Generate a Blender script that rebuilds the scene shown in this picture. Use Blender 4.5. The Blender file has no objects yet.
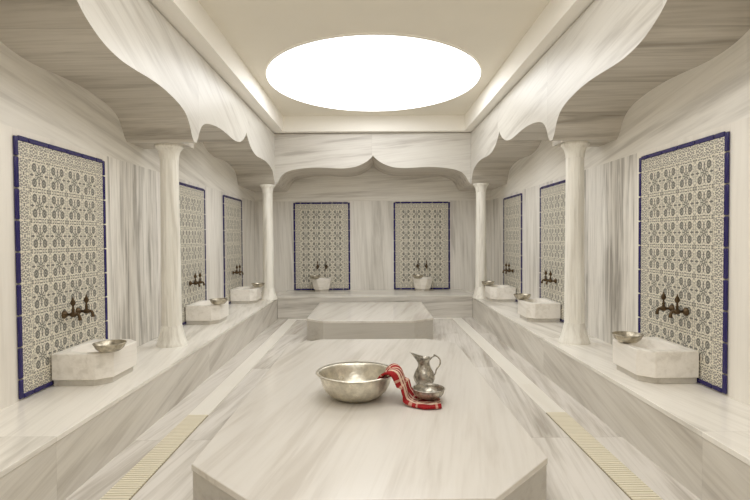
import bpy, bmesh, math, random
from mathutils import Vector, Matrix
random.seed(4)
S = bpy.context.scene
C = S.collection
PI = math.pi
EYE = 1.37

def lin(r, g, b):
    f = lambda c: c / 12.92 if c <= .04045 else ((c + .055) / 1.055) ** 2.4
    return (f(r / 255), f(g / 255), f(b / 255), 1.0)

# ------------------------------------------------------------------ node helper
class NT:
    def __init__(s, name):
        s.m = bpy.data.materials.new(name); s.m.use_nodes = True
        s.t = s.m.node_tree; s.t.nodes.clear()
        s.out = s.t.nodes.new('ShaderNodeOutputMaterial')
        s.b = s.t.nodes.new('ShaderNodeBsdfPrincipled')
        s.t.links.new(s.b.outputs[0], s.out.inputs[0])
    def n(s, k, **p):
        x = s.t.nodes.new(k)
        for a, v in p.items(): setattr(x, a, v)
        return x
    def put(s, sock, v):
        if hasattr(v, 'is_output'): s.t.links.new(v, sock)
        else: sock.default_value = v
    def op(s, o, a, b=0.0, c=0.0, clamp=False):
        x = s.n('ShaderNodeMath', operation=o, use_clamp=clamp)
        s.put(x.inputs[0], a); s.put(x.inputs[1], b)
        if o in ('MULTIPLY_ADD', 'COMPARE', 'SMOOTH_MIN', 'SMOOTH_MAX'): s.put(x.inputs[2], c)
        return x.outputs[0]
    def add(s, a, b): return s.op('ADD', a, b)
    def sub(s, a, b): return s.op('SUBTRACT', a, b)
    def mul(s, a, b): return s.op('MULTIPLY', a, b)
    def div(s, a, b): return s.op('DIVIDE', a, b)
    def mx(s, a, b): return s.op('MAXIMUM', a, b)
    def mn(s, a, b): return s.op('MINIMUM', a, b)
    def ab(s, a): return s.op('ABSOLUTE', a)
    def lt(s, a, b): return s.op('LESS_THAN', a, b)
    def gt(s, a, b): return s.op('GREATER_THAN', a, b)
    def hyp(s, a, b): return s.op('SQRT', s.add(s.mul(a, a), s.mul(b, b)))
    def ramp(s, v, lo, hi, to0=0.0, to1=1.0):
        x = s.n('ShaderNodeMapRange', clamp=True)
        s.put(x.inputs[0], v)
        for i, q in enumerate((lo, hi, to0, to1)): x.inputs[i + 1].default_value = q
        return x.outputs[0]
    def mix(s, f, a, b):
        x = s.n('ShaderNodeMix', data_type='RGBA')
        s.put(x.inputs[0], f); s.put(x.inputs[6], a); s.put(x.inputs[7], b)
        return x.outputs[2]
    def obj(s): return s.n('ShaderNodeTexCoord').outputs['Object']
    def xyz(s, v):
        x = s.n('ShaderNodeSeparateXYZ'); s.put(x.inputs[0], v); return x.outputs
    def vec(s, a, b, c):
        x = s.n('ShaderNodeCombineXYZ')
        for i, q in enumerate((a, b, c)): s.put(x.inputs[i], q)
        return x.outputs[0]
    def map(s, v, loc=(0, 0, 0), rot=(0, 0, 0), sc=(1, 1, 1)):
        x = s.n('ShaderNodeMapping'); s.put(x.inputs[0], v)
        x.inputs[1].default_value = loc; x.inputs[2].default_value = rot; x.inputs[3].default_value = sc
        return x.outputs[0]
    def noise(s, v, scale=1.0, detail=3.0, rough=.55, dist=0.0):
        x = s.n('ShaderNodeTexNoise'); s.put(x.inputs['Vector'], v)
        x.inputs['Scale'].default_value = scale; x.inputs['Detail'].default_value = detail
        x.inputs['Roughness'].default_value = rough; x.inputs['Distortion'].default_value = dist
        return x.outputs[0]
    def done(s, col, rough=.4, metal=0.0, bump=None, bstr=.1, bdist=.01, spec=None):
        s.put(s.b.inputs['Base Color'], col); s.put(s.b.inputs['Roughness'], rough)
        s.b.inputs['Metallic'].default_value = metal
        if spec is not None: s.b.inputs['Specular IOR Level'].default_value = spec
        if bump is not None:
            x = s.n('ShaderNodeBump'); x.inputs['Strength'].default_value = bstr
            x.inputs['Distance'].default_value = bdist
            s.put(x.inputs['Height'], bump); s.t.links.new(x.outputs[0], s.b.inputs['Normal'])
        return s.m

# marble whose veins run along local axis `grain`, tilted; slabs = (axis, length, axis, length)
def marble(name, grain='y', tilt=(0, 0, 0), base=(226, 219, 205), vein=(168, 160, 148), dark=(140, 133, 123),
           amt=.7, stripe=.5, scale=1.0, rough=.3, seed=0.0, slabs=None, vary=.06, seam=.35, along=.3, fine=.35):
    t = NT(name)
    co = t.obj()
    x, y, z = t.xyz(co)
    sl = None; line = None
    if slabs:
        for k, (ax, ln, off) in enumerate(slabs):
            q = t.div(t.add((x, y, z)['xyz'.index(ax)], off), ln)
            fl = t.op('FLOOR', q); fr = t.op('FRACT', q)
            e = t.lt(t.mn(fr, t.sub(1.0, fr)), .0022 / ln)
            line = e if line is None else t.mx(line, e)
            h = t.mul(fl, 3.71 + 2.3 * k)
            sl = h if sl is None else t.add(sl, h)
    info = t.n('ShaderNodeObjectInfo').outputs['Random']
    off = t.mul(info, 17.0)
    if sl is not None: off = t.add(off, sl)
    v = t.n('ShaderNodeVectorMath', operation='ADD')
    t.put(v.inputs[0], co); t.put(v.inputs[1], t.vec(t.add(off, seed), t.mul(off, 1.7), t.mul(off, .6)))
    m0 = t.map(v.outputs[0], rot=tilt)
    gs = [1.0, 1.0, 1.0]; gs['xyz'.index(grain)] = along * .5
    m1 = t.map(m0, sc=tuple(2.8 * scale * g for g in gs))
    gs['xyz'.index(grain)] = along * .22
    m2 = t.map(m0, sc=tuple(12.0 * scale * g for g in gs))
    gs['xyz'.index(grain)] = along * .12
    m3 = t.map(m0, sc=tuple(46.0 * scale * g for g in gs))
    a = t.noise(m1, 1.0, 4, .55, .6)
    b = t.noise(m2, 1.0, 4, .6, .35)
    c = t.noise(m3, 1.0, 3, .6, .1)
    f = t.ramp(t.add(t.mul(a, .5), t.mul(b, .5)), .45, .63)
    col = t.mix(t.mul(f, amt), lin(*base), lin(*vein))
    g = t.mul(t.ramp(b, .50, .64), t.ramp(a, .42, .56))
    g = t.mul(t.add(g, t.mul(t.ramp(c, .5, .75), .35)), stripe)
    col = t.mix(t.op('MINIMUM', g, 1.0), col, lin(*dark))
    col = t.mix(t.mul(t.ramp(c, .46, .70), fine), col, lin(*vein))
    if sl is not None and vary:
        w = t.n('ShaderNodeTexWhiteNoise', noise_dimensions='1D'); t.put(w.inputs['W'], t.add(sl, seed))
        col = t.mix(t.mul(w.outputs[0], vary * 3), col, lin(*vein))
    if line is not None: col = t.mix(t.mul(line, seam), col, lin(*dark))
    return t.done(col, rough)

def plain(name, rgb, rough=.6, metal=0.0, var=.05, sc=20):
    t = NT(name)
    n = t.noise(t.obj(), sc, 4)
    d = tuple(int(c * (1 - var * 2)) for c in rgb)
    return t.done(t.mix(n, lin(*rgb), lin(*d)), rough, metal)

M = {}
M['floor'] = marble('floor marble', 'y', (0, 0, .12), (230, 226, 220), (172, 163, 150), (130, 121, 108), 0.55, 0.38, .9, .22, 3, [('y', 1.9, .35)], .10, fine=0.20)
M['benchtop'] = marble('bench top marble', 'y', (0, 0, -.16), (242, 239, 232), (181, 174, 161), (111, 102, 87), 0.36, 0.20, .8, .24, 5, [('y', 2.45, .6)], .03, .12, fine=0.10)
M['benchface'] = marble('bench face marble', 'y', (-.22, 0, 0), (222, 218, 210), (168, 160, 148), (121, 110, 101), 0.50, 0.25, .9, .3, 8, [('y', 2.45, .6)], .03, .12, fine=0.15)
M['benchtop_back'] = marble('back bench top marble', 'x', (0, 0, .1), (231, 228, 221), (187, 182, 171), (138, 129, 118), 0.45, 0.25, .8, .26, 15, [('x', 1.1, .55)], .04, .25, fine=0.15)
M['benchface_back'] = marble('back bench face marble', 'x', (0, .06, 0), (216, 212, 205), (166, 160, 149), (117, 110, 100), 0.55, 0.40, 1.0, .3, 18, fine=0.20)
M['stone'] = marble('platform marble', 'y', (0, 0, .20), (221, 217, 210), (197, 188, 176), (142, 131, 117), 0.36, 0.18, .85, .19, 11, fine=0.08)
M['stoneface_shaded'] = marble('shade-darkened platform side marble', 'x', (0, .05, 0), (190, 186, 178), (169, 162, 152), (131, 123, 111), 0.50, 0.25, 1.0, .32, 12, fine=0.12)  # colour darkened below the top slab's to put shade on the sides
M['wall_low'] = marble('wall marble upright grain', 'z', (0, .05, 0), (242, 239, 233), (191, 186, 178), (138, 132, 125), 0.55, 0.35, .75, .34, 21, [('y', 1.06, .0)], .05, .12, fine=0.20)
M['wall_plain'] = marble('plain wall marble', 'z', (0, .05, 0), (243, 239, 231), (226, 221, 212), (206, 200, 190), .5, .2, .8, .34, 22, [('y', 1.06, .0)], .02, .12, fine=.15)
M['wall_low_back'] = marble('back wall marble upright grain', 'z', (0, .05, 0), (236, 233, 227), (180, 175, 166), (122, 115, 106), 0.42, 0.30, .7, .34, 25, [('x', .53, .03)], .07, .15, fine=0.20)
M['wall_strong'] = marble('wall marble strong upright stripes', 'z', (0, .02, 0), (245, 242, 236), (166, 161, 153), (96, 90, 84), 0.70, 0.50, 1.15, .34, 33, [('y', .31, .0)], .05, .15, fine=0.30)
M['wall_high'] = marble('upper wall marble level grain', 'y', (.14, 0, 0), (242, 239, 232), (184, 178, 168), (127, 120, 109), 0.36, 0.22, .8, .36, 41, along=.25, fine=0.12)
M['wall_high_back'] = marble('upper back wall marble level grain', 'x', (0, .05, 0), (238, 235, 228), (185, 178, 168), (135, 126, 115), 0.50, 0.30, .8, .36, 44, along=.25, fine=0.15)
M['fascia_left'] = marble('arch marble slanting grain', 'y', (.40, 0, 0), (218, 215, 208), (183, 177, 167), (123, 115, 104), 0.38, 0.26, .9, .33, 50, [('y', 1.9, .9)], .03, .2, fine=0.12)
M['fascia_right'] = marble('arch marble level grain', 'y', (.12, 0, 0), (218, 215, 208), (183, 177, 167), (123, 115, 104), 0.40, 0.28, .9, .33, 57, [('y', 1.9, .9)], .03, .2, fine=0.12)
M['fascia_back'] = marble('back arch marble level grain', 'x', (0, .10, 0), (218, 215, 208), (182, 173, 165), (116, 109, 98), 0.42, 0.34, .9, .33, 52, [('x', 1.64, .01)], .03, .2, fine=0.14)
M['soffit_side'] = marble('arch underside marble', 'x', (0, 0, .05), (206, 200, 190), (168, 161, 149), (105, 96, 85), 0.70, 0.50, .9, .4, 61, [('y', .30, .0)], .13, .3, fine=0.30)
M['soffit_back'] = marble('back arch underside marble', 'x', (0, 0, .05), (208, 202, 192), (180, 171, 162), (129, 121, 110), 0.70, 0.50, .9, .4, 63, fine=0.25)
M['column'] = marble('column marble', 'z', (0, .02, 0), (250, 248, 240), (205, 198, 186), (153, 145, 132), 0.42, 0.22, 1.6, .3, 71, fine=0.15)
M['basin'] = marble('basin marble', 'y', (.1, 0, 0), (246, 242, 235), (212, 206, 195), (177, 170, 156), 0.40, 0.20, 1.3, .38, 77, fine=0.08)
M['plinth'] = marble('basin plinth marble', 'y', (0, 0, 0), (212, 208, 200), (185, 179, 167), (150, 142, 129), 0.40, 0.20, 1.3, .42, 79, fine=0.10)
M['channel'] = marble('cream channel stone', 'y', (0, 0, .02), (242, 239, 231), (230, 223, 211), (207, 200, 186), 0.30, 0.10, 1.0, .35, 81, [('y', 1.2, .1)], .03, .2, fine=0.10)
M['plaster'] = plain('painted plaster ceiling', (236, 231, 219), .85, 0, .01, 3)
M['navy'] = None
M['bronze'] = plain('dark bronze', (112, 92, 68), .40, .85, .22, 60)
M['bronze'].diffuse_color = lin(78, 62, 46)

# tinned copper, hammered
def hammered(name, rgb, rough, sc, bs, dark=.25):
    t = NT(name)
    co = t.obj()
    v = t.n('ShaderNodeTexVoronoi', feature='SMOOTH_F1'); t.put(v.inputs['Vector'], co); v.inputs['Scale'].default_value = sc
    n = t.noise(co, sc * .35, 5, .65)
    d = tuple(int(c * (1 - dark)) for c in rgb)
    return t.done(t.mix(t.ramp(n, .35, .7), lin(*rgb), lin(*d)), t.ramp(n, .3, .7, rough, rough + .18), 1.0, v.outputs[0], bs, .004)
M['tin'] = hammered('hammered tinned copper', (232, 226, 210), .26, 55, .3, .16)
M['pewter'] = hammered('engraved pewter', (206, 200, 188), .30, 90, .5, .5)
M['dishmetal'] = hammered('worn tinned dish metal', (212, 203, 184), .26, 60, .3, .35)

# dark blue glaze
t = NT('dark blue glaze'); n = t.noise(t.obj(), 9, 3)
M['navy'] = t.done(t.mix(n, lin(28, 20, 82), lin(38, 30, 100)), .25)
M['grout'] = plain('pale grout', (196, 190, 176), .8)

# patterned tiles: local y across, z up, 20 cm tiles, field from y=-.4, z=.128
def tile_material():
    t = NT('printed arabesque tiles')
    x, y, z = t.xyz(t.obj())
    u0 = t.div(t.add(y, .4), .2); v0 = t.div(t.sub(z, .128), .2)
    fu = t.op('FRACT', u0); fv = t.op('FRACT', v0)
    u = t.ab(t.sub(fu, .5)); v = t.ab(t.sub(fv, .5))              # 0 centre .. .5 edge, mirrored
    # ring motifs
    r = t.hyp(t.sub(u, .235), t.mul(t.sub(v, .25), .8))
    ring = t.lt(t.ab(t.sub(r, .085)), .029)
    dot = t.lt(r, .042)
    stem = t.mul(t.lt(t.ab(t.sub(t.sub(u, .20), t.mul(t.sub(v, .10), .35))), .016), t.lt(t.ab(t.sub(v, .12)), .055))
    # centre eight-petal star
    rc = t.hyp(u, v); th = t.op('ARCTAN2', v, u)
    pet = t.add(.125, t.mul(.075, t.op('COSINE', t.mul(th, 8.0))))
    star = t.mul(t.lt(rc, pet), t.gt(rc, .030))
    # lozenge leaves on both axes
    leaf = t.lt(t.add(t.div(t.ab(t.sub(v, .27)), .10), t.div(u, .040)), 1.0)
    leaf2 = t.lt(t.add(t.div(t.ab(t.sub(u, .36)), .11), t.div(v, .050)), 1.0)
    # corner quarter flower and edge dashes
    cu = t.sub(.5, u); cv = t.sub(.5, v)
    rq = t.hyp(cu, cv); tq = t.op('ARCTAN2', cv, cu)
    quar = t.mul(t.lt(rq, t.add(.085, t.mul(.045, t.op('COSINE', t.mul(tq, 4.0))))), t.gt(rq, .022))
    dash = t.mul(t.lt(t.ab(t.sub(cv, .055)), .017), t.lt(t.op('FRACT', t.mul(u, 8.0)), .62))
    dash2 = t.mul(t.lt(t.ab(t.sub(cu, .050)), .013), t.lt(t.op('FRACT', t.mul(v, 9.0)), .55))
    ink = ring
    for q in (dot, stem, star, leaf, leaf2, quar, dash, dash2): ink = t.mx(ink, q)
    # small filler scrolls
    vo = t.n('ShaderNodeTexVoronoi'); t.put(vo.inputs['Vector'], t.vec(t.mul(u, 1.0), t.mul(v, 1.0), 0.0)); vo.inputs['Scale'].default_value = 17
    fil = t.mul(t.lt(t.ab(t.sub(vo.outputs[0], .36)), .095), .75)
    ink = t.mx(ink, fil)
    # border zone: outer 10 cm
    inner = t.mul(t.lt(t.ab(y), .4), t.mul(t.gt(z, .128), t.lt(z, 1.528)))
    tw = t.mul(u0, 2.0); tv = t.mul(v0, 2.0)
    bu = t.ab(t.sub(t.op('FRACT', tw), .5)); bv = t.ab(t.sub(t.op('FRACT', tv), .5))
    vb = t.n('ShaderNodeTexVoronoi'); t.put(vb.inputs['Vector'], t.vec(t.mul(bu, 1.0), t.mul(bv, 1.0), 3.0)); vb.inputs['Scale'].default_value = 8.5
    scr = t.lt(t.ab(t.sub(vb.outputs[0], .34)), .12)
    blob = t.lt(vb.outputs[0], .17)
    bink = t.mx(scr, blob)
    allink = t.add(t.mul(inner, ink), t.mul(t.sub(1.0, inner), bink))
    tint = t.noise(t.obj(), 14, 2)
    dk = t.mix(tint, lin(78, 82, 84), lin(98, 96, 88))
    purple = t.mix(t.mul(t.mul(t.sub(1.0, inner), blob), .85), dk, lin(52, 38, 96))
    base = t.mix(tint, lin(232, 227, 213), lin(222, 216, 200))
    col = t.mix(t.mul(allink, .92), base, purple)
    gu = t.mn(fu, t.sub(1.0, fu)); gv = t.mn(fv, t.sub(1.0, fv))
    gr = t.lt(t.mn(gu, gv), .012)
    col = t.mix(t.mul(gr, t.sub(1.0, t.mul(0.4, inner))), col, lin(222, 215, 198))
    return t.done(col, .3)
M['tiles'] = tile_material()

# slatted drain grate stone
t = NT('cream slatted stone'); n = t.noise(t.map(t.obj(), sc=(1, 40, 1)), 1.0, 2)
M['slat'] = t.done(t.mix(n, lin(240, 234, 216), lin(224, 216, 192)), .45)
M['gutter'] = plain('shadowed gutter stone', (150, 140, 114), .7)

# plaid towel by UV
def towel_material():
    t = NT('red plaid cotton')
    uv = t.n('ShaderNodeTexCoord').outputs['UV']
    u, v, _ = t.xyz(uv)                    # u across width 0..1, v along length in metres*10
    def band(s, c, w): return t.lt(t.ab(t.sub(s, c)), w)
    fv = t.op('FRACT', t.mul(v, .62))
    cream = t.mx(band(u, .27, .055), t.mx(band(u, .42, .03), t.mx(band(u, .60, .035), band(u, .88, .03))))
    grey = t.mx(band(u, .345, .022), band(u, .52, .025))
    cross = t.mx(band(fv, .3, .05), band(fv, .55, .03))
    dk = t.noise(uv, 6, 3)
    col = t.mix(dk, lin(166, 40, 42), lin(140, 28, 32))
    col = t.mix(t.mul(cream, .8), col, lin(232, 214, 190))
    col = t.mix(t.mul(grey, .6), col, lin(128, 104, 96))
    col = t.mix(t.mul(cross, .5), col, lin(226, 200, 176))
    weave = t.noise(t.map(uv, sc=(60, 12, 1)), 3, 2)
    return t.done(col, .9, 0, weave, .3, .003, .2)
M['towel'] = towel_material()

t = NT('lit white diffuser')
e = t.n('ShaderNodeEmission'); e.inputs[0].default_value = (1.0, .997, .982, 1); e.inputs[1].default_value = 3.6
t.t.links.new(e.outputs[0], t.out.inputs[0]); M['lamp'] = t.m

# ------------------------------------------------------------------ object helpers
def link(name, bm, mats, parent=None, smooth=False, bev=0.0, angle=40):
    me = bpy.data.meshes.new(name)
    bmesh.ops.recalc_face_normals(bm, faces=bm.faces)
    bm.to_mesh(me); bm.free()
    for m in (mats if isinstance(mats, (list, tuple)) else [mats]): me.materials.append(m)
    o = bpy.data.objects.new(name, me); C.objects.link(o)
    if parent is not None: o.parent = parent
    if bev:
        b = o.modifiers.new('Bevel', 'BEVEL'); b.width = bev; b.segments = 2; b.limit_method = 'ANGLE'; b.angle_limit = math.radians(35)
    if smooth or bev:
        for p in me.polygons: p.use_smooth = True
        try: me.set_sharp_from_angle(angle=math.radians(angle))
        except Exception: pass
    return o
def tag(o, label=None, cat=None, group=None, kind=None):
    for k, v in (('label', label), ('category', cat), ('group', group), ('kind', kind)):
        if v: o[k] = v
    return o
def thing(name, label, cat, loc=(0, 0, 0), rz=0.0, group=None):
    o = bpy.data.objects.new(name, None); C.objects.link(o)
    o.empty_display_size = .1; o.location = loc; o.rotation_euler = (0, 0, rz)
    return tag(o, label, cat, group)
def dup(root, loc, rz, label):
    r = root.copy(); C.objects.link(r); r.location = loc; r.rotation_euler = (0, 0, rz); r['label'] = label
    for ch in list(root.children):
        c = ch.copy(); C.objects.link(c); c.parent = r
        for g in list(ch.children):
            d = g.copy(); C.objects.link(d); d.parent = c
    return r
def struct(name, bm, mats, **k): return tag(link(name, bm, mats, **k), kind='structure')
def box(bm, x0, x1, y0, y1, z0, z1, mi=0):
    vs = [bm.verts.new((x, y, z)) for z in (z0, z1) for y in (y0, y1) for x in (x0, x1)]
    for q in ((0, 2, 3, 1), (4, 5, 7, 6), (0, 1, 5, 4), (2, 6, 7, 3), (0, 4, 6, 2), (1, 3, 7, 5)):
        f = bm.faces.new([vs[i] for i in q]); f.material_index = mi
def prism(bm, pts, z0, z1, mi=0):                       # plan polygon, upright
    a = [bm.verts.new((x, y, z0)) for x, y in pts]; b = [bm.verts.new((x, y, z1)) for x, y in pts]
    n = len(pts)
    bm.faces.new(a[::-1]).material_index = mi; bm.faces.new(b).material_index = mi
    for i in range(n): bm.faces.new((a[i], a[(i + 1) % n], b[(i + 1) % n], b[i])).material_index = mi
def lathe(bm, prof, seg=32, axis='z', centre=(0, 0, 0), cap0=True, cap1=True, fn=None):
    rings = []
    for r, h in prof:
        ring = []
        for k in range(seg):
            a = 2 * PI * k / seg
            p = (r * math.cos(a), r * math.sin(a), h) if axis == 'z' else (h, r * math.cos(a), r * math.sin(a))
            if fn: p = fn(p, r, h, a)
            ring.append(bm.verts.new((p[0] + centre[0], p[1] + centre[1], p[2] + centre[2])))
        rings.append(ring)
    for a, b in zip(rings, rings[1:]):
        for k in range(seg): bm.faces.new((a[k], a[(k + 1) % seg], b[(k + 1) % seg], b[k]))
    if cap0: bm.faces.new(rings[0][::-1])
    if cap1: bm.faces.new(rings[-1])
def tube(bm, pts, rad, seg=10):
    pts = [Vector(p) for p in pts]; n = len(pts)
    rads = rad if isinstance(rad, (list, tuple)) else [rad] * n
    up = None; rings = []
    for i, p in enumerate(pts):
        d = (pts[min(i + 1, n - 1)] - pts[max(i - 1, 0)]).normalized()
        if up is None: up = Vector((0, 0, 1)) if abs(d.z) < .9 else Vector((0, 1, 0))
        s = d.cross(up)
        if s.length < 1e-4: s = d.cross(Vector((0, 1, 0)))
        s.normalize(); w = s.cross(d).normalized(); up = w
        rings.append([bm.verts.new(p + (s * math.cos(2 * PI * k / seg) + w * math.sin(2 * PI * k / seg)) * rads[i]) for k in range(seg)])
    for a, b in zip(rings, rings[1:]):
        for k in range(seg): bm.faces.new((a[k], a[(k + 1) % seg], b[(k + 1) % seg], b[k]))
    bm.faces.new(rings[0][::-1]); bm.faces.new(rings[-1])
B = bmesh.new

# ------------------------------------------------------------------ dimensions (metres; camera at x=0, y=0)
WX = 2.227          # side walls
BY = 9.65           # back wall
FY = -1.7           # wall behind the camera
BT = .362           # side bench tops
BB_T = .386         # back bench top
XL, XR = -1.63, 1.69    # fronts of the side benches
BB = 8.65           # front of the back bench
FL, FR = -1.62, 1.64    # arch planes
FB = 8.5            # back arch plane
ZT = EYE + 1.735    # top of arches
ZC = EYE + 2.0      # ceiling

# ------------------------------------------------------------------ room shell
bm = B(); box(bm, -WX - .1, WX + .1, FY - .1, BY + .1, -.12, 0); struct('floor', bm, M['floor'])

def side_wall(sg):
    bm = B()
    xa, xb = sg * WX, sg * (WX + .1)
    x0, x1 = min(xa, xb), max(xa, xb)
    zs = EYE + .70
    for (a, b, mi) in ((FY, 4.30, 3), (4.30, 5.58, 1), (5.58, BY, 0)): box(bm, x0, x1, a, b, 0, zs, mi)
    box(bm, x0, x1, FY, BY, zs, ZC + .1, 2)
    return struct('wall_left' if sg < 0 else 'wall_right', bm, [M['wall_low'], M['wall_strong'], M['wall_high'], M['wall_plain']])
side_wall(-1); side_wall(1)
bm = B()
box(bm, -WX, WX, BY, BY + .1, 0, EYE + .70, 0); box(bm, -WX, WX, BY, BY + .1, EYE + .70, ZC + .1, 1)
struct('wall_back', bm, [M['wall_low_back'], M['wall_high_back']])

bm = B(); box(bm, -WX, WX, FY - .1, FY, 0, ZC + .1); struct('wall_front', bm, M['wall_high_back'])

# ceiling with an oval opening
LX, LY, RX, RY = .02, 6.52, 1.33, 1.50
def oval(k, n): a = 2 * PI * k / n; return (LX + RX * math.cos(a), LY + RY * math.sin(a))
bm = B(); N = 96
corners = [(-WX, FY), (WX, FY), (WX, BY), (-WX, BY)]
cv = [bm.verts.new((x, y, ZC)) for x, y in corners]
ce = [bm.edges.new((cv[i], cv[(i + 1) % 4])) for i in range(4)]
ov = [bm.verts.new((*oval(k, N), ZC)) for k in range(N)]
oe = [bm.edges.new((ov[i], ov[(i + 1) % N])) for i in range(N)]
bmesh.ops.triangle_fill(bm, edges=ce + oe, use_beauty=True)
inner = [f for f in bm.faces if ((f.calc_center_median().x - LX) / RX) ** 2 + ((f.calc_center_median().y - LY) / RY) ** 2 < .98 and all(v in ov for v in f.verts)]
if inner: bmesh.ops.delete(bm, geom=inner, context='FACES_ONLY')
struct('ceiling', bm, M['plaster'])

# lip of the coffer round the ceiling
CL, CR, CB, CF = -1.455, 1.515, 8.38, -.9
bm = B()
z0, z1 = ZT + .012, ZC
box(bm, -WX, CL, FY, BY, z0, z1); box(bm, CR, WX, FY, BY, z0, z1)
box(bm, CL, CR, CB, BY, z0, z1); box(bm, CL, CR, FY, CF, z0, z1)
struct('trim_1', bm, plain('white painted moulding', (248, 245, 238), .7, 0, .005, 3))

# ------------------------------------------------------------------ ogee arches
HP = [(0, .885), (.05, .93), (.10, 1.01), (.17, 1.075), (.26, 1.115), (.38, 1.142), (.55, 1.163), (.75, 1.175), (.95, 1.172),
      (1.15, 1.162), (1.30, 1.158), (1.42, 1.165), (1.53, 1.180), (1.62, 1.203), (1.70, 1.233), (1.77, 1.266), (1.83, 1.305), (1.88, 1.345), (1.90, 1.372)]
def smooth_profile(sub=3):
    out = []
    P = HP
    for i in range(len(P) - 1):
        p0 = P[max(i - 1, 0)]; p1 = P[i]; p2 = P[i + 1]; p3 = P[min(i + 2, len(P) - 1)]
        for k in range(sub):
            q = k / sub
            out.append(tuple(.5 * (2 * p1[j] + (p2[j] - p0[j]) * q + (2 * p0[j] - 5 * p1[j] + 4 * p2[j] - p3[j]) * q * q + (3 * p1[j] - p0[j] - 3 * p2[j] + p3[j]) * q ** 3) for j in (0, 1)))
    return out + [P[-1]]
SP = smooth_profile()
def arch_curve(a, b):                                  # list of (s, z) from a to b
    m = (a + b) / 2; k = (b - a) / 2 / 1.9
    left = [(a + s * k, EYE + h) for s, h in SP]
    right = [(2 * m - s, z) for s, z in reversed(left[:-1])]
    return left + right
def arch_solid(name, curve, front, back, along, mats):
    """fascia + underside: the outline extruded from the arch plane back to the wall"""
    bm = B()
    P = (lambda s, d, z: (d, s, z)) if along == 'y' else (lambda s, d, z: (s, d, z))
    fb = [bm.verts.new(P(s, front, z)) for s, z in curve]; ft = [bm.verts.new(P(s, front, ZT)) for s, z in curve]
    bb = [bm.verts.new(P(s, back, z)) for s, z in curve]; bt = [bm.verts.new(P(s, back, ZT)) for s, z in curve]
    for i in range(len(curve) - 1):
        j = i + 1
        bm.faces.new((fb[i], fb[j], ft[j], ft[i])).material_index = 0
        bm.faces.new((bb[i], bt[i], bt[j], bb[j])).material_index = 1
        bm.faces.new((fb[i], bb[i], bb[j], fb[j])).material_index = 1
        bm.faces.new((ft[i], ft[j], bt[j], bt[i])).material_index = 1
    bm.faces.new((fb[0], ft[0], bt[0], bb[0])).material_index = 0
    bm.faces.new((fb[-1], bb[-1], bt[-1], ft[-1])).material_index = 0
    return struct(name, bm, mats, smooth=True, angle=28)
side_curve = arch_curve(-1.70 + .0, .86) if False else [(s, z) for s, z in arch_curve(-2.92, .88) if s > -1.6] 
side_curve = side_curve + arch_curve(.92, 4.66) + arch_curve(4.72, FB)
arch_solid('trim_2', side_curve, FL, -WX, 'y', [M['fascia_left'], M['soffit_side']])
arch_solid('trim_3', side_curve, FR, WX, 'y', [M['fascia_right'], M['soffit_side']])
arch_solid('trim_4', arch_curve(FL, FR), FB, BY, 'x', [M['fascia_back'], M['soffit_back']])
bm = B()
box(bm, -WX, FL, FB, BY, EYE + .8852, ZT); box(bm, FR, WX, FB, BY, EYE + .8852, ZT)
struct('trim_5', bm, M['soffit_back'])
for i, (a, b) in enumerate(((-WX, FL - .13), (FR + .13, WX))):          # flat imposts over the near columns
    bm = B(); box(bm, a, b, 4.665, 5.03, EYE + .8852, EYE + 1.10); struct('trim_%d' % (9 + i), bm, M['soffit_side'])

# ------------------------------------------------------------------ floor strips
for i, (a, b) in enumerate(((-1.445, -1.285), (1.335, 1.495))):
    bm = B(); box(bm, a, b, 3.93, BB - .0, 0, .004); struct('trim_%d' % (6 + i), bm, M['channel'])
bm = B(); box(bm, -1.285, 1.335, BB - .09, BB, 0, .004); struct('trim_8', bm, M['channel'])
def grate(x0, x1, label):
    t = thing('drain_grate', label, 'drain grate', ((x0 + x1) / 2, 2.3, 0), 0, 'slatted floor drain grates')
    w = (x1 - x0) / 2
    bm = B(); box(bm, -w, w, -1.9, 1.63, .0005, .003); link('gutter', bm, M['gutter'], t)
    bm = B(); y = -1.9
    while y < 1.62:
        box(bm, -w + .004, w - .004, y, y + .0195, .003, .0085); y += .026
    link('slats', bm, M['slat'], t)
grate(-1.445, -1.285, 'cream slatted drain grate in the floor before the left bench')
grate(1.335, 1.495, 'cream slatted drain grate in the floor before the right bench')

# ------------------------------------------------------------------ benches
def bench(label, x0, x1, y0, y1, face, mt, mf, BT=BT):
    t = thing('marble_bench', label, 'bench', ((x0 + x1) / 2, y0, 0), 0)
    ox, oy = (x0 + x1) / 2, y0
    bm = B(); box(bm, x0 - ox, x1 - ox, 0, y1 - oy, BT - .03, BT); link('seat_slab', bm, mt, t, bev=.003)
    bm = B()
    if face == 'x-': box(bm, x0 - ox + .004, x1 - ox, 0, y1 - oy, 0, BT - .03)
    elif face == 'x+': box(bm, x0 - ox, x1 - ox - .004, 0, y1 - oy, 0, BT - .03)
    else: box(bm, x0 - ox, x1 - ox, .004, y1 - oy, 0, BT - .03)
    link('front_panel', bm, mf, t)
bench('long marble bench built along the left wall', -WX + .0015, XL, FY + .0015, BY - .0015, 'x+', M['benchtop'], M['benchface'])
bench('long marble bench built along the right wall', XR, WX - .0015, FY + .0015, BY - .0015, 'x-', M['benchtop'], M['benchface'])
bench('short marble bench across the back wall behind the far platform', XL + .001, XR - .001, BB, BY - .0015, 'y', M['benchtop_back'], M['benchface_back'], BB_T)

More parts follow.
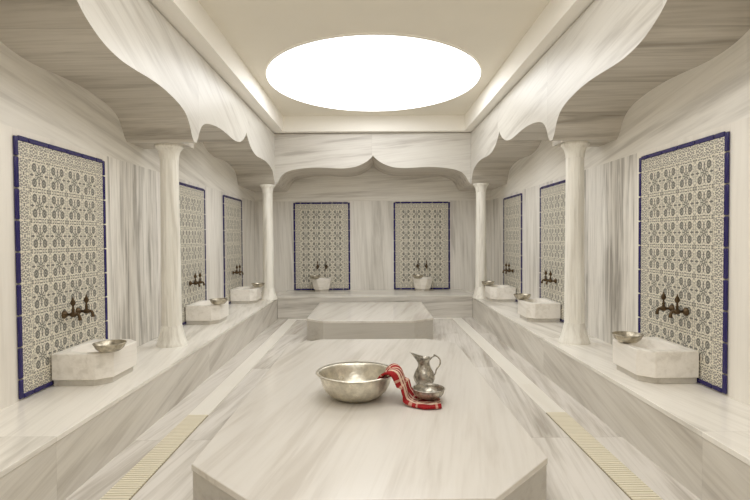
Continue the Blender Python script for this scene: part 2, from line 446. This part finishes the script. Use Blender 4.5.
# ------------------------------------------------------------------ platforms
PH = .29
def platform(label, pts, cy, mt):
    t = thing('marble_platform', label, 'platform', (0, cy, 0), 0, 'marble platforms in the middle of the floor')
    pts = [(x, y - cy) for x, y in pts]
    bm = B(); prism(bm, [(x * .994, y * .997) for x, y in pts], 0, PH - .032); link('side_panels', bm, M['stoneface_shaded'], t)
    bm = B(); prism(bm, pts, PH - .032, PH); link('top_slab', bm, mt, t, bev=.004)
a = .86
platform('eight-sided near marble platform with the metal bowl on it',
         [(-.52, 2.08), (.50, 2.08), (.85, 2.47), (.85, 5.18), (.56, 5.43), (-.56, 5.43), (-.86, 5.18), (-.88, 2.43)], 3.7, M['stone'])
a = .90
platform('bare far marble platform with cut front corners, joined to the back bench',
         [(-.66, 6.64), (.54, 6.64), (.81, 6.85), (.81, BB - .092), (-a, BB - .092), (-a, 6.85)], 7.6, M['stone'])

# ------------------------------------------------------------------ columns
def make_column(label, x, y):
    t = thing('marble_column', label, 'column', (x, y, BT), 0, 'marble columns on the benches')
    H = EYE + .885 - BT
    bm = B(); lathe(bm, [(.142, 0), (.142, .016), (.135, .03), (.123, .065), (.110, .11), (.099, .165), (.094, .19)], 48)
    link('base', bm, M['column'], t, True)
    def flute(p, r, h, a):
        q = 1 - .035 * (abs(math.cos(a * 8)) < .25)
        return (p[0] * q, p[1] * q, p[2])
    prof = [(.093 - .011 * k / 12, .19 + (H - .33) * k / 12) for k in range(13)]
    bm = B(); lathe(bm, prof, 64, fn=flute); link('shaft', bm, M['column'], t, True)
    bm = B(); lathe(bm, [(.082, H - .14), (.086, H - .125), (.086, H - .115), (.090, H - .09), (.099, H - .055), (.117, H - .03), (.128, H - .018), (.128, H)], 48)
    link('capital', bm, M['column'], t, True)
    return t
col0 = make_column('near left marble column with flared foot on the left bench', -1.925, 4.86)
dup(col0, (1.925, 4.86, BT), 1.1, 'near right marble column with flared foot on the right bench')
dup(col0, (-1.735, 8.45, BT), 2.3, 'far left marble column standing in the back left corner')
dup(col0, (1.79, 8.45, BT), 3.4, 'far right marble column standing in the back right corner')

# ------------------------------------------------------------------ tile panels (local: wall at x=0, facing +x)
def make_panel(label, loc, rz):
    t = thing('tile_panel', label, 'tile panel', loc, rz, 'blue edged tile panels')
    bm = B(); box(bm, 0.0015, .010, -.5, .5, .028, 1.628); link('patterned_tiles', bm, M['tiles'], t)
    bm = B(); box(bm, .0015, .004, -.527, .527, .001, 1.655); link('grout_bed', bm, M['grout'], t)
    bm = B(); g = .0035
    zs = [.001] + [.128 + .2 * k for k in range(8)] + [1.655]
    for s in (-1, 1):
        for a, b in zip(zs, zs[1:]):
            ya, yb = sorted((s * .499, s * .533)); box(bm, .0015, .017, ya, yb, a + g, b - g)
    ys = [-.5] + [-.4 + .2 * k for k in range(5)] + [.5]
    for z in (.001, 1.629):
        for a, b in zip(ys, ys[1:]): box(bm, .0015, .017, a + g, b - g, z - .002 * (z > 1), z + .031)
    link('blue_edge_tiles', bm, M['navy'], t, bev=.006)
    return t
side = [('near', 3.71), ('middle', 6.23), ('far', 8.12)]
zp = BT + .006
pan0 = make_panel('large blue-edged tile panel nearest on the left wall', (-WX, 3.71, zp), 0)
dup(pan0, (-WX, 6.23, zp), 0, 'blue-edged tile panel on the left wall just past the near left column')
dup(pan0, (-WX, 8.12, zp), 0, 'blue-edged tile panel farthest along the left wall, by the far left column')
dup(pan0, (WX, 3.71, zp), PI, 'large blue-edged tile panel nearest on the right wall')
dup(pan0, (WX, 6.23, zp), PI, 'blue-edged tile panel on the right wall partly hidden by the near right column')
dup(pan0, (WX, 8.12, zp), PI, 'blue-edged tile panel farthest along the right wall, by the far right column')
PBL, PBR = -.965, .925
dup(pan0, (PBL, BY, BB_T + .004), -PI / 2, 'left one of two blue-edged tile panels on the back wall')
dup(pan0, (PBR, BY, BB_T + .004), -PI / 2, 'right one of two blue-edged tile panels on the back wall')

# ------------------------------------------------------------------ basins (local: wall at x=0, projecting +x)
def make_basin(label, loc, rz, w, d, h, c, name='marble_basin', taper=1.0):
    t = thing(name, label, 'basin', loc, rz, 'marble wash basins')
    def outline(k, inset=0.0):
        ww = (w / 2 - inset) * k; dd = (d - inset) * (1 - (1 - k) * .6)
        cc = c
        return [(.019, -ww), (dd - cc, -ww), (dd, -ww + cc), (dd, ww - cc), (dd - cc, ww), (.019, ww)]
    # body: rim ring + hollow + outside
    bm = B(); zb = .045
    o1 = outline(taper, .0); o2 = outline(1.0, 0.0)
    n = 6
    low = [bm.verts.new((x, y, zb)) for x, y in o1]; top = [bm.verts.new((x, y, h)) for x, y in o2]
    bm.faces.new(low[::-1])
    for i in range(n): bm.faces.new((low[i], low[(i + 1) % n], top[(i + 1) % n], top[i]))
    K = 36; cx = d * .5 + .01; rx, ry = d * .5 - .055, w * .5 - .065
    hole = [bm.verts.new((cx + rx * math.copysign(abs(math.cos(2 * PI * k / K)) ** .7, math.cos(2 * PI * k / K)),
                          ry * math.copysign(abs(math.sin(2 * PI * k / K)) ** .7, math.sin(2 * PI * k / K)), h)) for k in range(K)]
    e = [bm.edges.new((hole[k], hole[(k + 1) % K])) for k in range(K)]
    te = [bm.edges.get((top[i], top[(i + 1) % n])) for i in range(n)]
    r = bmesh.ops.triangle_fill(bm, edges=e + te, use_beauty=True)
    hs = set(hole)
    bad = [f for f in bm.faces if all(v in hs for v in f.verts)]
    if bad: bmesh.ops.delete(bm, geom=bad, context='FACES_ONLY')
    prev = hole
    for q, dz in ((.96, .02), (.90, .06), (.78, .10), (.55, .125), (.25, .135)):
        cur = [bm.verts.new((cx + (v.co.x - cx) * q, v.co.y * q, h - dz)) for v in hole]
        for k in range(K): bm.faces.new((prev[k], cur[k], cur[(k + 1) % K], prev[(k + 1) % K]))
        prev = cur
    bm.faces.new(prev)
    link('bowl_block', bm, M['basin'], t, bev=.006)
    bm = B(); prism(bm, outline(taper, .022), 0, zb + .001); link('plinth', bm, M['plinth'], t, bev=.003)
    return t
bs0 = make_basin('pale marble basin under the nearest tile panel on the left wall', (-WX, 3.74, BT), 0, .52, .405, .226, .085)
dup(bs0, (-WX, 6.24, BT), 0, 'marble basin under the second tile panel along the left wall')
dup(bs0, (-WX, 8.12, BT), 0, 'marble basin in the far left, next to the far left column')
dup(bs0, (WX, 3.69, BT), PI, 'pale marble basin under the nearest tile panel on the right wall')
dup(bs0, (WX, 6.24, BT), PI, 'marble basin left of the near right column foot on the right bench')
dup(bs0, (WX, 8.12, BT), PI, 'marble basin in the far right, next to the far right column')
bs1 = make_basin('small faceted marble basin under the left tile panel of the back wall', (-.955, BY, BB_T), -PI / 2, .36, .42, .24, .11, taper=.78)
dup(bs1, (.915, BY, BB_T), -PI / 2, 'small faceted marble basin under the right tile panel of the back wall')

# ------------------------------------------------------------------ wash bowls on the basins
def make_dish(label, loc, r=.105, h=.06):
    t = thing('wash_bowl', label, 'metal bowl', loc, 0, 'shallow metal wash bowls on basin rims')
    bm = B()
    lathe(bm, [(r * .40, 0), (r * .62, .006), (r * .84, h * .42), (r * .95, h * .78), (r, h), (r * .985, h + .001),
               (r * .92, h * .80), (r * .80, h * .46), (r * .58, h * .20), (r * .2, h * .14)], 40)
    link('bowl', bm, M['dishmetal'], t, True, angle=70)
    bm = B()
    pts = [(r * math.cos(2 * PI * k / 40), r * math.sin(2 * PI * k / 40), h) for k in range(41)]
    tube(bm, pts, .0035, 6); link('rolled_rim', bm, M['dishmetal'], t, True, angle=80)
    bm = B(); lathe(bm, [(0.001, h * .14), (r * .16, h * .16), (r * .13, h * .36), (0.001, h * .46)], 20, cap0=False, cap1=False)
    link('centre_boss', bm, M['dishmetal'], t, True)
    return t
ZR = BT + .2275
d0 = make_dish('shallow metal bowl on the rim of the nearest left basin', (-1.84, 3.55, ZR))
dup(d0, (-1.845, 6.08, ZR), .5, 'shallow metal bowl on the rim of the second basin along the left wall')
dup(d0, (-1.855, 8.22, ZR), .9, 'shallow metal bowl on the far left basin by the far left column')
dup(d0, (1.875, 3.74, ZR), 1.3, 'shallow metal bowl on the rim of the nearest right basin')
dup(d0, (1.87, 6.38, ZR), 1.9, 'shallow metal bowl on the basin left of the near right column')
dup(d0, (1.865, 8.27, ZR), 2.2, 'shallow metal bowl on the far right basin by the far right column')
dup(d0, (-1.06, 9.29, BB_T + .2415), 2.6, 'shallow metal bowl on the small basin under the left back panel')
dup(d0, (.815, 9.29, BB_T + .2415), 3.1, 'shallow metal bowl on the small basin under the right back panel')

# ------------------------------------------------------------------ taps (local: wall at x=0, projecting +x)
def make_tap(label, loc, rz):
    t = thing('wall_tap', label, 'tap', loc, rz, 'dark bronze wall taps')
    bm = B(); lathe(bm, [(.030, .0), (.030, .006), (.026, .012), (.017, .020), (.012, .026)], 24, axis='x'); link('rosette', bm, M['bronze'], t, True)
    bm = B()
    tube(bm, [(.02, 0, 0), (.045, 0, 0), (.052, 0, 0), (.066, 0, 0), (.082, 0, 0), (.090, 0, 0)], [.010, .010, .017, .020, .017, .011], 14)
    link('valve_body', bm, M['bronze'], t, True, angle=60)
    bm = B()
    tube(bm, [(.086, 0, 0), (.096, 0, .003), (.106, 0, -.004), (.112, 0, -.018), (.114, 0, -.034), (.114, 0, -.042)], [.010, .010, .0105, .011, .013, .0135], 14)
    link('spout', bm, M['bronze'], t, True, angle=60)
    bm = B(); lathe(bm, [(.011, .012), (.009, .030), (.012, .036), (.008, .044), (.0065, .062)], 16, centre=(.066, 0, 0))
    s = link('stem', bm, M['bronze'], t, True, angle=60)
    bm = B(); lathe(bm, [(.006, .060), (.016, .072), (.020, .084), (.015, .098), (.007, .110), (.004, .122), (.001, .128)], 18, centre=(.066, 0, 0))
    bmesh.ops.scale(bm, vec=(1, .62, 1), verts=bm.verts)
    link('handle', bm, M['bronze'], s, True, angle=60)
    return t
ZTAP = .835; xw = WX - .0105
tp0 = None
rows = [(-1, 3.735, 'on the nearest left tile panel'), (-1, 6.25, 'on the second tile panel of the left wall'), (-1, 8.14, 'on the farthest tile panel of the left wall'),
        (1, 3.675, 'on the nearest right tile panel'), (1, 6.25, 'on the right wall panel beside the near right column'), (1, 8.14, 'on the farthest tile panel of the right wall')]
def put_tap(loc, rz, label):
    global tp0
    if tp0 is None: tp0 = make_tap(label, loc, rz)
    else: dup(tp0, loc, rz, label)
for s, y, w in rows:
    lr = ('left', 'right') if s < 0 else ('right', 'left')
    put_tap((s * xw, y - .085, ZTAP), 0 if s < 0 else PI, 'bronze tap %s, %s of the pair' % (w, lr[0]))
    put_tap((s * xw, y + .085, ZTAP), 0 if s < 0 else PI, 'bronze tap %s, %s of the pair' % (w, lr[1]))
for cx, w in ((-.965, 'left'), (.925, 'right')):
    put_tap((cx - .08, BY - .0105, ZTAP), -PI / 2, 'bronze tap on the %s back wall panel, left of the pair' % w)
    put_tap((cx + .08, BY - .0105, ZTAP), -PI / 2, 'bronze tap on the %s back wall panel, right of the pair' % w)

# ------------------------------------------------------------------ big bowl, towel, jug, small dish on the near platform
BX, BYc = -.121, 3.44
t = thing('large_bowl', 'large hammered silvery metal bowl on the near platform', 'bowl', (BX, BYc, PH))
R, H = .256, .176
bm = B()
lathe(bm, [(.10, .0), (.135, .006), (.175, .024), (.208, .056), (.228, .095), (.240, .135), (.248, .162), (R + .004, H - .001), (R - .004, H),
           (.240, .158), (.232, .132), (.220, .096), (.200, .060), (.168, .030), (.128, .013), (.06, .009)], 72)
link('bowl_body', bm, M['tin'], t, True, angle=70)
bm = B()
lathe(bm, [(R - .002, H - .004), (R + .010, H - .005), (R + .015, H), (R + .010, H + .0045), (R - .002, H + .004)], 72, cap0=False, cap1=False)
link('flat_rim', bm, M['tin'], t, True, angle=70)

# towel
ang = math.radians(-15)
ev = Vector((math.cos(ang), math.sin(ang), 0)); wv = Vector((-math.sin(ang), math.cos(ang), 0))
def rad(r, z): p = Vector((BX, BYc, 0)) + ev * r; return (p.x, p.y, z)
path = [(rad(.188, PH + .118), wv), (rad(.208, PH + .156), wv), (rad(.236, PH + .193), wv), (rad(.270, PH + .208), wv), (rad(.304, PH + .194), wv),
        (rad(.324, PH + .150), wv), (rad(.338, PH + .105), wv), (rad(.350, PH + .062), wv), (rad(.366, PH + .030), wv + Vector((.15, .1, 0)))]
last = Vector(path[-1][0])
for k, (dx, dy, z) in enumerate(((.026, -.018, .013), (.055, -.038, .010), (.09, -.054, .010), (.13, -.058, .010), (.17, -.05, .010), (.205, -.04, .012))):
    path.append(((last.x + dx, last.y + dy, PH + z), wv.lerp(Vector((0.05, 1, 0)), min(1, .35 + k * .2))))
def towel():
    pts = []
    n = len(path)
    for i in range(n - 1):
        for k in range(5):
            q = k / 5
            P = [Vector(path[max(0, min(n - 1, i + o))][0]) for o in (-1, 0, 1, 2)]
            c = .5 * (2 * P[1] + (P[2] - P[0]) * q + (2 * P[0] - 5 * P[1] + 4 * P[2] - P[3]) * q * q + (3 * P[1] - P[0] - 3 * P[2] + P[3]) * q ** 3)
            pts.append((c, path[i][1].lerp(path[i + 1][1], q).normalized()))
    bm = B(); uvl = bm.loops.layers.uv.new('UVMap')
    W = 16; rows = []; L = 0; prev = None
    for j, (c, w) in enumerate(pts):
        if prev is not None: L += (c - prev).length
        prev = c
        row = []
        tj = j / (len(pts) - 1)
        hw = .118 + .006 * math.sin(tj * 9)
        for i in range(W + 1):
            s = i / W * 2 - 1
            p = c + w * (hw * s)
            fold = .005 * math.sin(s * 6 + tj * 5) + .003 * math.sin(s * 13 - tj * 11)
            low = max(0, min(1, (p.z - PH - .012) / .05))
            if tj > .72: p.z += .0035 * (1 + math.sin(s * 9 + tj * 40)) * (1 if abs(s) > .0 else 1) * .8
            else: p += ev * fold * low * max(0, min(1, (tj - .3) * 6))
            # drape follows the round rim
            if tj < .42: p -= ev * (s * hw) ** 2 / (2 * .25)
            row.append((bm.verts.new(p), s * .5 + .5, L * 10))
        rows.append(row)
    for a, b in zip(rows, rows[1:]):
        for i in range(W):
            q = (a[i], a[i + 1], b[i + 1], b[i])
            f = bm.faces.new([v[0] for v in q])
            for lp, v in zip(f.loops, q): lp[uvl].uv = (v[1], v[2])
    o = link('folded_towel', bm, M['towel'], None, True, angle=180)
    m = o.modifiers.new('Solidify', 'SOLIDIFY'); m.thickness = .013; m.offset = 0
    b = o.modifiers.new('Bevel', 'BEVEL'); b.width = .004; b.segments = 2
    return o
tag(towel(), 'red plaid cloth hanging over the large bowl rim onto the near platform', 'towel')

# small engraved dish on the towel
t = thing('footed_dish', 'small engraved metal dish resting on the red plaid cloth', 'metal bowl', (.362, 3.345, PH + .0240))
r, h = .104, .062
bm = B()
lathe(bm, [(.062, 0), (.070, .006), (.088, .018), (.100, .034), (.104, .048), (.103, .058), (.106, h), (.102, h), (.098, .055), (.097, .046), (.090, .030), (.070, .016), (.03, .010)], 48)
link('bowl', bm, M['pewter'], t, True, angle=70)
bm = B()
for k in range(8):
    a = 2 * PI * k / 8
    lathe(bm, [(.017, 0), (.013, .006), (.002, .009)], 12, centre=(.056 * math.cos(a), .056 * math.sin(a), .013), cap0=False)
lathe(bm, [(.020, 0), (.015, .010), (.002, .014)], 16, centre=(0, 0, .0095), cap0=False)
link('embossed_flower', bm, M['tin'], t, True)
bm = B()
pts = [((r + .001) * math.cos(2 * PI * k / 48), (r + .001) * math.sin(2 * PI * k / 48), h) for k in range(49)]
tube(bm, pts, .004, 6); link('rolled_rim', bm, M['pewter'], t, True, angle=80)

# jug
t = thing('metal_jug', 'engraved pewter jug with curled handle behind the small dish', 'jug', (.365, 3.67, PH))
bm = B()
def spout(p, r, h, a):
    x, y, z = p
    k = max(0, (h - .165) / .05)
    toward = max(0, -math.cos(a)) ** 2
    x2 = x - .055 * k * toward
    z2 = z + (.038 * k * toward)
    y2 = y * (1 - .35 * k * toward)
    return (x2, y2, z2)
lathe(bm, [(.050, 0), (.054, .004), (.050, .012), (.058, .024), (.072, .045), (.078, .066), (.076, .085), (.066, .110), (.052, .135), (.043, .155),
           (.039, .172), (.040, .190), (.045, .208), (.048, .215), (.044, .214), (.036, .190), (.035, .172)], 40, fn=spout)
link('jug_body', bm, M['pewter'], t, True, angle=75)
bm = B()
hp = [(.042, .196), (.056, .214), (.072, .226), (.088, .224), (.104, .213), (.116, .194), (.117, .170), (.108, .148), (.094, .134), (.086, .118), (.084, .100), (.074, .088)]
tube(bm, [(x, 0, z) for x, z in hp], [.005, .0055, .006, .0055, .0055, .0055, .0055, .0055, .005, .005, .005, .006], 8)
lathe(bm, [(.001, .222), (.008, .228), (.008, .234), (.001, .240)], 10, centre=(.074, 0, 0), cap0=False, cap1=False)
link('handle', bm, M['pewter'], t, True, angle=80)
bm = B(); lathe(bm, [(.051, .004), (.056, .005), (.056, .011), (.051, .012)], 40, cap0=False, cap1=False); link('foot_ring', bm, M['pewter'], t, True, angle=80)

# ------------------------------------------------------------------ oval ceiling light
t = thing('oval_ceiling_light', 'large glowing white oval light set into the ceiling', 'ceiling light', (LX, LY, ZC))
n = 96
def ring_at(bm, q, z): return [bm.verts.new((RX * q * math.cos(2 * PI * k / n), RY * q * math.sin(2 * PI * k / n), z)) for k in range(n)]
def loft(bm, rings):
    for a_, b_ in zip(rings, rings[1:]):
        for k in range(n): bm.faces.new((a_[k], a_[(k + 1) % n], b_[(k + 1) % n], b_[k]))
bm = B()
loft(bm, [ring_at(bm, q, z) for q, z in ((.999, .05), (.999, -.016), (.997, -.022), (.995, -.016), (.995, .05))])
link('rim', bm, NT('white rim paint').done(lin(250, 248, 242), .6), t, True)
bm = B()
rs = [ring_at(bm, q, z) for q, z in ((.994, -.018), (.9, -.032), (.7, -.052), (.4, -.064), (.15, -.068))]
loft(bm, rs); bm.faces.new(rs[-1])
link('diffuser', bm, M['lamp'], t, True, angle=180)

# added unseen fill lights that brighten the front half of the hall
for k, (lx, ly) in enumerate(((.02, 2.75), (.02, .2))):
    L = bpy.data.lights.new('fill_light', 'AREA'); L.shape = 'RECTANGLE'; L.size = 1.9; L.size_y = (2.3, 1.2)[k]; L.energy = (40, 26)[k]; L.spread = math.radians(180); L.color = (1.0, .997, .982)
    lo_ = bpy.data.objects.new('fill_light', L); C.objects.link(lo_); lo_.location = (lx, ly, ZC - .01)

# ------------------------------------------------------------------ world, camera, view
w = bpy.data.worlds.new('World'); S.world = w; w.use_nodes = True
w.node_tree.nodes['Background'].inputs[0].default_value = (1, .95, .86, 1)
w.node_tree.nodes['Background'].inputs[1].default_value = 1.2

cam = bpy.data.cameras.new('Camera'); co = bpy.data.objects.new('Camera', cam); C.objects.link(co)
F = 510.0
cam.sensor_width = 36; cam.lens = F / 750 * 36; cam.clip_start = .05
yaw = math.atan(2 / F); pit = math.atan(12 / F); roll = math.radians(.35)
f = Vector((math.sin(yaw) * math.cos(pit), math.cos(yaw) * math.cos(pit), -math.sin(pit)))
r0 = f.cross(Vector((0, 0, 1))).normalized(); u0 = r0.cross(f).normalized()
r1 = r0 * math.cos(roll) - u0 * math.sin(roll); u1 = u0 * math.cos(roll) + r0 * math.sin(roll)
co.matrix_world = Matrix(((r1.x, u1.x, -f.x, 0), (r1.y, u1.y, -f.y, 0), (r1.z, u1.z, -f.z, EYE), (0, 0, 0, 1)))
S.camera = co
S.cycles.max_bounces = 24; S.cycles.diffuse_bounces = 16; S.cycles.glossy_bounces = 6
S.view_settings.view_transform = 'Standard'; S.view_settings.look = 'None'
S.view_settings.gamma = 1.0; S.view_settings.use_curve_mapping = False
S.view_settings.exposure = 0.11
